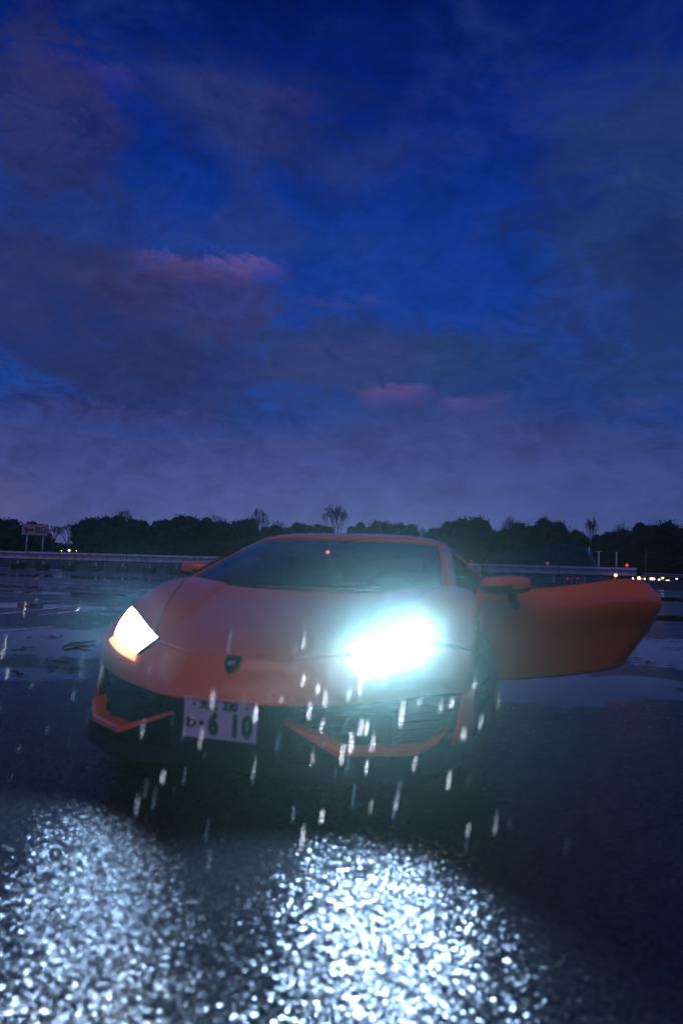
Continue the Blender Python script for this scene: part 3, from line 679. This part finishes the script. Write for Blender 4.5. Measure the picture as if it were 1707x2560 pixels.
# ---- windscreen, pillars, roof
GW = [[(1.085, 0, .834), (1.090, .25, .836), (1.105, .45, .844), (1.14, .62, .858), (1.19, .765, .870)],
      [(1.36, 0, .952), (1.365, .25, .951), (1.385, .45, .953), (1.41, .60, .955), (1.445, .725, .957)],
      [(1.63, 0, 1.060), (1.64, .25, 1.058), (1.65, .43, 1.056), (1.67, .58, 1.052), (1.695, .682, 1.046)],
      [(1.90, 0, 1.152), (1.905, .25, 1.150), (1.91, .42, 1.145), (1.925, .54, 1.139), (1.94, .632, 1.127)]]
GWs = Surf(GW)
for s in (1,):
    V = []; Fs = []; nu, nv = 18, 40
    for i in range(nu+1):
        for j in range(-nv, nv+1): V.append(L(GWs(3*i/nu, 4*abs(j)/nv, 1 if j >= 0 else -1)+np.array([0, 0, .0])))
    for i in range(nu):
        for j in range(2*nv): a = i*(2*nv+1)+j; Fs.append((a, a+1, a+2*nv+2, a+2*nv+1))
    from_data('windscreen', V, Fs, M['glass'], CAR, True).modifiers.new('thickness', 'SOLIDIFY').thickness = .005
for s in (1, -1):
    GP = np.array([[r[4], (r[4][0]+.035+.01*i, r[4][1]+.034-.001*i, r[4][2]+.004), (r[4][0]+.075+.01*i, r[4][1]+.058, r[4][2]-.022)] for i, r in enumerate(GW)])
    gp = ngrid(GP); patch('windscreen_pillar', lambda a, b2: gp(a, b2)*np.array([1, s, 1]), 16, 6, M['paint'], thick=.02)
    gc = GP.copy()
# black cowl strip under the glass
whole('cowl', lambda a, b2: FR(7, b2*4.1)+np.array([-.004+.05*a, 0, -.004+.008*a]), 2, 24, M['black'], thick=.004)
RG = Surf([[(1.900, 0, 1.155), (1.905, .25, 1.153), (1.912, .42, 1.148), (1.928, .54, 1.141), (1.945, .636, 1.129), (2.01, .690, 1.105)],
 [(1.98, 0, 1.184), (1.985, .25, 1.182), (1.99, .42, 1.176), (2.00, .54, 1.166), (2.02, .640, 1.146), (2.06, .700, 1.108)],
 [(2.22, 0, 1.205), (2.22, .25, 1.203), (2.22, .42, 1.195), (2.22, .54, 1.180), (2.23, .645, 1.152), (2.24, .708, 1.106)],
 [(2.52, 0, 1.192), (2.52, .25, 1.189), (2.52, .42, 1.178), (2.52, .54, 1.160), (2.52, .640, 1.128), (2.52, .705, 1.085)]])
whole('roof', lambda a, b2: RG(3*a, 5*b2), 14, 24, M['paint'], thick=.02)
BK = Surf([
 [(2.52, 0, 1.192), (2.52, .30, 1.187), (2.52, .54, 1.160), (2.52, .705, 1.085), (2.50, .86, .960), (2.47, .925, .880), (2.47, .958, .70), (2.47, .950, .42), (2.47, .91, .20)],
 [(2.85, 0, 1.150), (2.85, .30, 1.140), (2.85, .52, 1.110), (2.85, .700, 1.030), (2.85, .86, .935), (2.85, .940, .860), (2.85, .966, .70), (2.85, .955, .42), (2.85, .92, .20)],
 [(3.20, 0, 1.085), (3.20, .30, 1.070), (3.20, .52, 1.035), (3.20, .720, .970), (3.20, .86, .915), (3.20, .945, .850), (3.20, .970, .70), (3.20, .968, .52), (3.20, .968, .30)],
 [(3.45, 0, 1.030), (3.45, .30, 1.018), (3.45, .52, .990), (3.45, .720, .940), (3.45, .86, .900), (3.45, .945, .840), (3.45, .972, .75), (3.45, .972, .71), (3.45, .972, .68)],
 [(3.75, 0, .980), (3.75, .30, .970), (3.75, .52, .950), (3.75, .720, .915), (3.75, .86, .880), (3.75, .940, .820), (3.75, .968, .75), (3.75, .968, .72), (3.75, .968, .69)],
 [(4.05, 0, .945), (4.05, .30, .940), (4.05, .52, .925), (4.05, .720, .895), (4.05, .85, .860), (4.05, .92, .800), (4.05, .95, .68), (4.05, .945, .46), (4.05, .93, .32)],
 [(4.40, 0, .930), (4.40, .30, .925), (4.38, .52, .910), (4.36, .700, .880), (4.33, .82, .840), (4.30, .88, .780), (4.30, .91, .66), (4.30, .90, .46), (4.30, .87, .28)]])
whole('rear_body', lambda a, b2: BK(6*a, 8*b2), 36, 40, M['paint'], thick=.015)
patch('tail_panel', lambda a, b2: np.array([4.34, (b2*2-1)*.86, .26+.62*a]), 2, 6, M['black'], thick=.03)
# side glass of the closed door, sills, underbody
def sgl(s):
    top = [(1.22, .80, .885), (1.62, .745, 1.03), (2.01, .70, 1.100), (2.25, .71, 1.098), (2.52, .71, 1.08)]; bot = [(1.22, .83, .872), (1.62, .90, .880), (2.01, .915, .890), (2.25, .92, .895), (2.52, .90, .91)]
    return ngrid([[(a), (tuple((np.array(a)+np.array(b2))/2+np.array([0, .012, 0]))), (b2)] for a, b2 in zip(top, bot)])
gs = sgl(1)
patch('side_window', lambda a, b2: gs(a, b2)*np.array([1, -1, 1]), 16, 6, M['sideglass'], thick=.005)
DS = [[(.0, .0, .858), (.0, .030, .74), (.0, .012, .52), (.0, -.03, .335)],
      [(.34, .0, .872), (.34, .044, .76), (.34, .006, .56), (.34, -.05, .350)],
      [(.65, .0, .908), (.65, .058, .79), (.65, -.002, .60), (.63, -.07, .372)],
      [(.93, .0, .945), (.95, .066, .825), (.93, -.010, .64), (.84, -.09, .398)],
      [(1.06, -.01, .922), (1.10, .052, .82), (1.04, -.02, .65), (.90, -.10, .410)],
      [(1.14, -.05, .862), (1.138, -.005, .79), (1.115, -.06, .665), (.975, -.12, .435)]]
def door_fn(G): return ngrid(G)
dcl = door_fn(DS)
# closed door on the far side
patch('closed_door', lambda a, b2: (lambda p: np.array([1.385+p[0]*.97, -(.935+p[1]), p[2]-.008]))(dcl(a, b2)), 24, 20, M['paint'])
for s in (1, -1):
    box('sill', L((1.92, s*.85, .235)), (.16, 1.16, .17), M['paint'], CAR, None, .03)
box('underbody', L((2.2, 0, .24)), (1.36, 3.9, .22), M['black'], CAR)
box('front_tub', L((.62, 0, .36)), (1.14, .66, .36), M['gap'], CAR)
box('rear_bulkhead', L((2.66, 0, .66)), (1.30, .10, .74), M['black'], CAR, None, .03)
box('engine_block', L((3.5, 0, .55)), (1.1, 1.4, .5), M['gap'], CAR)
# interior
box('dashboard', L((1.36, 0, .70)), (1.44, .40, .20), M['leather'], CAR, None, .05)
box('firewall', L((1.19, 0, .52)), (1.50, .06, .50), M['gap'], CAR)
box('centre_console', L((1.85, 0, .48)), (.26, 1.0, .30), M['leather'], CAR, None, .04)
def seat(s):
    st = box('seat', L((1.98, s*.37, .40)), (.46, .50, .16), M['leather'], CAR, None, .05)
    box('backrest', L((2.32, s*.37, .66)), (.46, .14, .56), M['leather'], st, Matrix.Rotation(math.radians(-18), 3, 'X'), .05)
    box('headrest', L((2.43, s*.37, .98)), (.24, .10, .16), M['leather'], st, Matrix.Rotation(math.radians(-12), 3, 'X'), .04)
seat(1); seat(-1)
bm = bmesh.new(); Rm = Matrix.Rotation(math.radians(68), 4, 'X')
pts = [Rm @ Vector((math.cos(a)*.175, math.sin(a)*.175, 0)) + L((1.66, .37, .76)) for a in np.linspace(0, 2*PI, 33)]
bm_tube(bm, pts, .015, 8); 
for a in (0, PI, -PI/2): bm_tube(bm, [L((1.66, .37, .76)), Rm @ Vector((math.cos(a)*.17, math.sin(a)*.17, 0)) + L((1.66, .37, .76))], .014, 6)
from_bm('steering_wheel', bm, M['leather'], CAR, True)
mr = box('cabin_mirror', L((1.80, 0, 1.085)), (.22, .03, .055), M['gloss_black'], CAR, None, .012)
tube('mirror_stem', [L((1.80, 0, 1.10)), L((1.84, 0, 1.132))], .008, M['black'], mr, 6)
# small red security light high on the screen
pp = None
bm = bmesh.new(); bmesh.ops.create_uvsphere(bm, u_segments=12, v_segments=8, radius=.010)
best = None
Mw = Matrix.Translation((-.4743, 2.8803, 0)) @ Matrix.Rotation(-.2662, 4, 'Z')
for t_ in np.linspace(2, 3, 60):
    for q_ in np.linspace(-1.5, 1.5, 90):
        P_ = Mw @ L(GWs(t_, abs(q_), 1 if q_ >= 0 else -1)); d_ = ray(818, 1375); X_ = d_*P_.y
        e_ = (P_.x-X_.x)**2+(P_.z-CAM_H-X_.z)**2
        if best is None or e_ < best[0]: best = (e_, t_, q_)
bmesh.ops.translate(bm, vec=L(GWs(best[1], abs(best[2]), 1 if best[2] >= 0 else -1))+Vector((0, .014, -.012)), verts=bm.verts)
from_bm('security_light', bm, M['redhot'], CAR, True)
# ---- wheels
def wheel(x, y, s, steer, r=.345, wd=.245):
    e = bpy.data.objects.new('wheel', None); COL.objects.link(e); e.parent = CAR; e.location = L((x, y, r)); e.rotation_euler = (0, 0, steer)
    prof = [(.235, -wd/2+.01), (.30, -wd/2-.004), (.328, -wd/2+.006), (r-.004, -wd/2+.03), (r, -.06), (r-.008, -.055), (r-.008, -.045), (r, -.04), (r, .04), (r-.008, .045), (r-.008, .055), (r, .06), (r-.004, wd/2-.03), (.328, wd/2-.006), (.30, wd/2+.004), (.235, wd/2-.01)]
    V = []; Fs = []; n = 56; k = len(prof)
    for i in range(n):
        a = 2*PI*i/n
        for (rr, yy) in prof: V.append((yy, math.cos(a)*rr, math.sin(a)*rr))
    for i in range(n):
        for j in range(k-1): Fs.append((i*k+j, i*k+j+1, ((i+1) % n)*k+j+1, ((i+1) % n)*k+j))
    from_data('tyre', V, Fs, M['rubber'], e, True)
    bm = bmesh.new(); fx = s*(wd/2-.02)
    for i in range(5):
        for dd in (-.16, .16):
            a = 2*PI*i/5; bm_tube(bm, [(fx-s*.03, math.cos(a)*.04, math.sin(a)*.04), (fx, math.cos(a+dd)*.13, math.sin(a+dd)*.13), (fx, math.cos(a+dd*1.2)*.238, math.sin(a+dd*1.2)*.238)], [.022, .014, .014], 6)
    for yy in (wd/2-.012, -wd/2+.012):
        pts = [(yy, math.cos(a)*.236, math.sin(a)*.236) for a in np.linspace(0, 2*PI, 49)]; bm_tube(bm, pts, .010, 6, False)
    bmesh.ops.create_cone(bm, cap_ends=True, segments=16, radius1=.05, radius2=.04, depth=.03, matrix=Matrix.Translation((fx, 0, 0)) @ Matrix.Rotation(PI/2, 4, 'Y'))
    bmesh.ops.create_cone(bm, cap_ends=True, segments=40, radius1=.232, radius2=.232, depth=.12, matrix=Matrix.Translation((-s*.04, 0, 0)) @ Matrix.Rotation(PI/2, 4, 'Y'))
    from_bm('rim', bm, M['rim'], e)
for s in (1, -1):
    wheel(.99, s*.835, s, math.radians(-24)); wheel(3.60, s*.83, s, 0, .35, .30)
# ---- door mirrors
def mirror_parts(parent, T, flip):
    G = []
    sx = [(-1, .10), (-.94, .62), (-.78, .86), (-.4, 1.0), (.1, 1.0), (.6, .93), (.88, .75), (.98, .45), (1.0, .1)]
    V = []; Fs = []; n = 20
    for (x, k) in sx:
        for i in range(n):
            a = 2*PI*i/n; cx_, sz = math.cos(a), math.sin(a)
            yy = (abs(cx_)**.75)*math.copysign(1, cx_); zz = (abs(sz)**.75)*math.copysign(1, sz)
            V.append((x*.142*flip, yy*.062*k, zz*.052*k - (.006 if x < 0 else 0)+.003*x))
    m_ = len(sx)
    for j in range(m_-1):
        for i in range(n): Fs.append((j*n+i, j*n+(i+1) % n, (j+1)*n+(i+1) % n, (j+1)*n+i))
    Fs.append(tuple(range(n))); Fs.append(tuple((m_-1)*n+i for i in range(n))[::-1])
    up = [f for f in Fs if len(f) > 4 or sum(V[i][2] for i in f)/len(f) > -.012]; dn = [f for f in Fs if not (len(f) > 4 or sum(V[i][2] for i in f)/len(f) > -.012)]
    V = [T @ Vector(v) for v in V]
    h = from_data('mirror_housing', V, up, M['paint'], parent, True); from_data('mirror_base', V, dn, M['black'], h, True)
    bm = bmesh.new(); bm_box(bm, (0, .060, .004), (.24, .008, .078), None, .003); bmesh.ops.transform(bm, matrix=T, verts=bm.verts); from_bm('mirror_glass', bm, M['glass'], h)
    return h
# ---- open door, hinged at the front
HX, HY = 1.385, .935
hinge_local = L((HX, HY, 0))
door = empty('door', (0, 0, 0)); door.parent = CAR; door.location = hinge_local
door.rotation_euler = (0, 0, math.radians(8)+.2662)             # door's own +X runs along its length, -Y is its outer face
def dl(p): return Vector((p[0], -p[1], p[2]))
def dpatch(name, fn, nu, nv, m_, thick, off=1, parent=None):
    V = [dl(fn(i/nu, j/nv)) for i in range(nu+1) for j in range(nv+1)]; Fs = []
    for i in range(nu):
        for j in range(nv): a = i*(nv+1)+j; Fs.append((a, a+1, a+nv+2, a+nv+1))
    o = from_data(name, V, Fs, m_, parent or door, True)
    if thick: md = o.modifiers.new('thickness', 'SOLIDIFY'); md.thickness = thick; md.offset = off
    return o
dfn = door_fn(DS)
dpatch('door_skin', lambda a, b2: dfn(a, b2), 40, 36, M['paint'], .012)
dpatch('door_trim', lambda a, b2: (lambda p: np.array([.02+p[0]*.96, p[1]*.4-.13+.06*(p[2]-.6), .345+(p[2]-.345)*.96]))(dfn(a, b2)), 14, 10, M['leather'], .02)
dpatch('door_edge', lambda a, b2: (lambda p, q_: p*(1-b2)+q_*b2)(dfn(1, a), np.array([.02, -.13, 0])+dfn(1, a)*np.array([.96, .4, 1])), 12, 3, M['paint'], .006)
dpatch('door_front_edge', lambda a, b2: dfn(0, a)*np.array([1, 1-.0, 1])+np.array([.002, -.13*b2, 0]), 12, 3, M['black'], .006)
dpatch('door_top_edge', lambda a, b2: dfn(a, 0)+np.array([0, -.11*b2, -.004-.004*b2]), 20, 3, M['black'], .008)
GG = ngrid([[(.01, -.10, 1.000), (.03, -.06, .93), (.06, -.035, .850)], [(.15, -.12, 1.068), (.19, -.08, .96), (.22, -.035, .858)], [(.344, -.13, 1.122), (.37, -.08, .99), (.40, -.035, .87)],
            [(.543, -.14, 1.149), (.56, -.09, 1.02), (.58, -.035, .89)], [(.70, -.14, 1.140), (.71, -.09, 1.03), (.72, -.035, .905)], [(.775, -.13, 1.085), (.80, -.08, 1.0), (.82, -.035, .92)]])
dpatch('door_window', lambda a, b2: GG(a, b2), 24, 10, M['sideglass'], .005)
MW = CAR.matrix_world; bpy.context.view_layer.update()
Tm = Matrix.Translation((.30-.185, -.16, .8985)) @ Matrix.Rotation(math.radians(2), 4, 'Z')
dm = mirror_parts(door, Tm, 1)
bm = bmesh.new(); bm_tube(bm, [(.16, -.145, .87), (.18, -.10, .82), (.23, -.02, .775)], [.028, .026, .034], 8); from_bm('mirror_stalk', bm, M['black'], dm, True)
bm = bmesh.new(); bm_box(bm, (.72, -.052, .77), (.20, .016, .03), None, .006); from_bm('door_handle', bm, M['paint'], door)
# the other mirror on the closed door
Tm2 = Matrix.Translation(L((1.72, -1.015, .912))) @ Matrix.Rotation(.10, 4, 'Z') @ Matrix.Diagonal((.74, .9, 1.0, 1))
mm_ = mirror_parts(CAR, Tm2, -1)
bm = bmesh.new(); bm_tube(bm, [L((1.70, -.98, .885)), L((1.68, -.92, .86))], [.024, .026], 8); from_bm('mirror_stalk', bm, M['black'], mm_, True)
# ---- wiper
tube('wiper', [L((1.10, -.30, .850)), L((1.115, .1, .856)), L((1.15, .42, .868))], .006, M['black'], CAR, 6)
# ---- lamp light: low beams leaving each lens
bpy.context.view_layer.update()
BEAMS = [(4300.0, 40, 1.0, -.03), (240.0, 94, .7, -.16)]      # the narrow main beam and the wide spill of each lamp
for s in (1, -1):
    c_ = FR(*[(LT[i]+LI[i]+LL[i]+LO[i])/4 for i in (0, 1)])*np.array([1, s, 1])
    P_ = Mw @ L(c_+np.array([-.06, 0, .02]))
    spots_ = [(W_/3, size, blend, dip, k) for (W_, size, blend, dip) in BEAMS if W_ > 1000 for k in (.12, .5, .86)] + [(W_, size, blend, dip, .5) for (W_, size, blend, dip) in BEAMS if W_ < 1000]
    for (W_, size, blend, dip, k) in spots_:
        P_ = Mw @ L(fb(.5, k, .05)*np.array([1, s, 1]))                # the lamp units sit in a row behind the lens
        ld = bpy.data.lights.new('headlight_beam', 'SPOT'); ld.energy = W_*(1.6 if s > 0 else .72); ld.spot_size = math.radians(size); ld.spot_blend = blend; ld.shadow_soft_size = .03; ld.color = (1.0, .92, .95) if size < 60 else (.38, .62, 1.0)
        lo = bpy.data.objects.new('headlight_beam', ld); COL.objects.link(lo); lo.location = P_
        fw = Vector((-math.sin(.2662)+((.10 if size < 60 else -.06) if s > 0 else -.02), -math.cos(.2662), dip)).normalized(); lo.rotation_euler = fw.to_track_quat('-Z', 'Y').to_euler()
    ld = bpy.data.lights.new('headlight_stray', 'SPOT'); ld.spot_size = math.radians(150); ld.spot_blend = 1.0; ld.energy = 10.0 if s > 0 else 230.0; ld.spot_size = math.radians(150 if s > 0 else 54); ld.shadow_soft_size = .03; ld.color = (.62, .80, 1.0)
    lo = bpy.data.objects.new('headlight_stray', ld); COL.objects.link(lo); lo.location = P_ + Vector((0, -.02, .0)); lo.rotation_euler = Vector((-.26 if s > 0 else .20, -.97, .05)).to_track_quat('-Z', 'Y').to_euler()
# ------------------------------------------------------------------ rain
D_ = [(207,1435,20),(98,1500,20),(190,1490,35),(188,1520,35),(235,1520,45),(18,1535,25),(330,1650,45),(425,1660,40),(490,1585,45),(588,1620,40),(640,1680,50),(697,1548,28),(730,1570,22),(748,1583,40),(712,1610,42),(802,1575,30),(925,1608,62),(965,1595,28),(1013,1608,25),(1037,1605,20),(830,1650,40),(843,1655,35),(808,1690,40),(857,1688,38),(788,1705,50),(800,1735,50),(843,1745,35),(585,1740,60),(425,1758,45),(375,1770,30),(357,1810,50),(317,1825,50),(814,1800,62),(917,1790,40),(908,1825,60),(1032,1770,45),(1140,1865,55),(1075,1890,30),(478,1875,60),(697,1895,60),(675,1850,40),(1105,1640,35),(1065,1670,30),(1170,1880,20),(1310,1900,40),(430,2070,80),(170,1580,30),(15,1530,20),(75,1560,25),(880,1548,25),(345,1530,15),(740,1860,30),(560,1600,22),(1090,1560,22),(530,1440,60),(700,1450,40)]
bm = bmesh.new()
for (x, y, ln) in D_:
    Yd = random.uniform(1.5, 2.45); a = at(x*1.0887+2, y*1.0887, Yd); b2 = at(x*1.0887-ln*.12, (y+ln)*1.0887, Yd); r = random.uniform(.00025, .00055); ln *= 1.25
    bm_tube(bm, [a, a.lerp(b2, .25), a.lerp(b2, .75), b2], [r*.3, r*.8, r, r*.5], 6)
for i in range(260):                                   # the rest of the shower
    p = Vector((random.uniform(-1.8, 1.6), random.uniform(1.6, 3.2), random.uniform(.05, .86))); l = random.uniform(.012, .055); r = random.uniform(.0001, .00028)
    bm_tube(bm, [p, p-Vector((l*.12, 0, l))], [r*.5, r], 5)
o = from_bm('rain', bm, M['rain'], None, True); props(o, 'raindrops falling through the headlamp beams in front of the car', 'rain', kind='stuff')
# ------------------------------------------------------------------ air
bm = bmesh.new(); bm_box(bm, (0, 0, 6.5), (790, 790, 15.5)); hz = from_bm('haze', bm, None); hz.data.materials.clear()
m = bpy.data.materials.new('damp_air'); m.use_nodes = True; t = NT(m.node_tree); t.n.clear()
pv = t.new('ShaderNodeVolumePrincipled'); pv.inputs['Density'].default_value = .0006; pv.inputs['Color'].default_value = (.36, .85, .96, 1); pv.inputs['Anisotropy'].default_value = .93
o = t.new('ShaderNodeOutputMaterial'); t.link(pv.outputs[0], o.inputs['Volume']); hz.data.materials.append(m)
props(hz, kind='stuff')
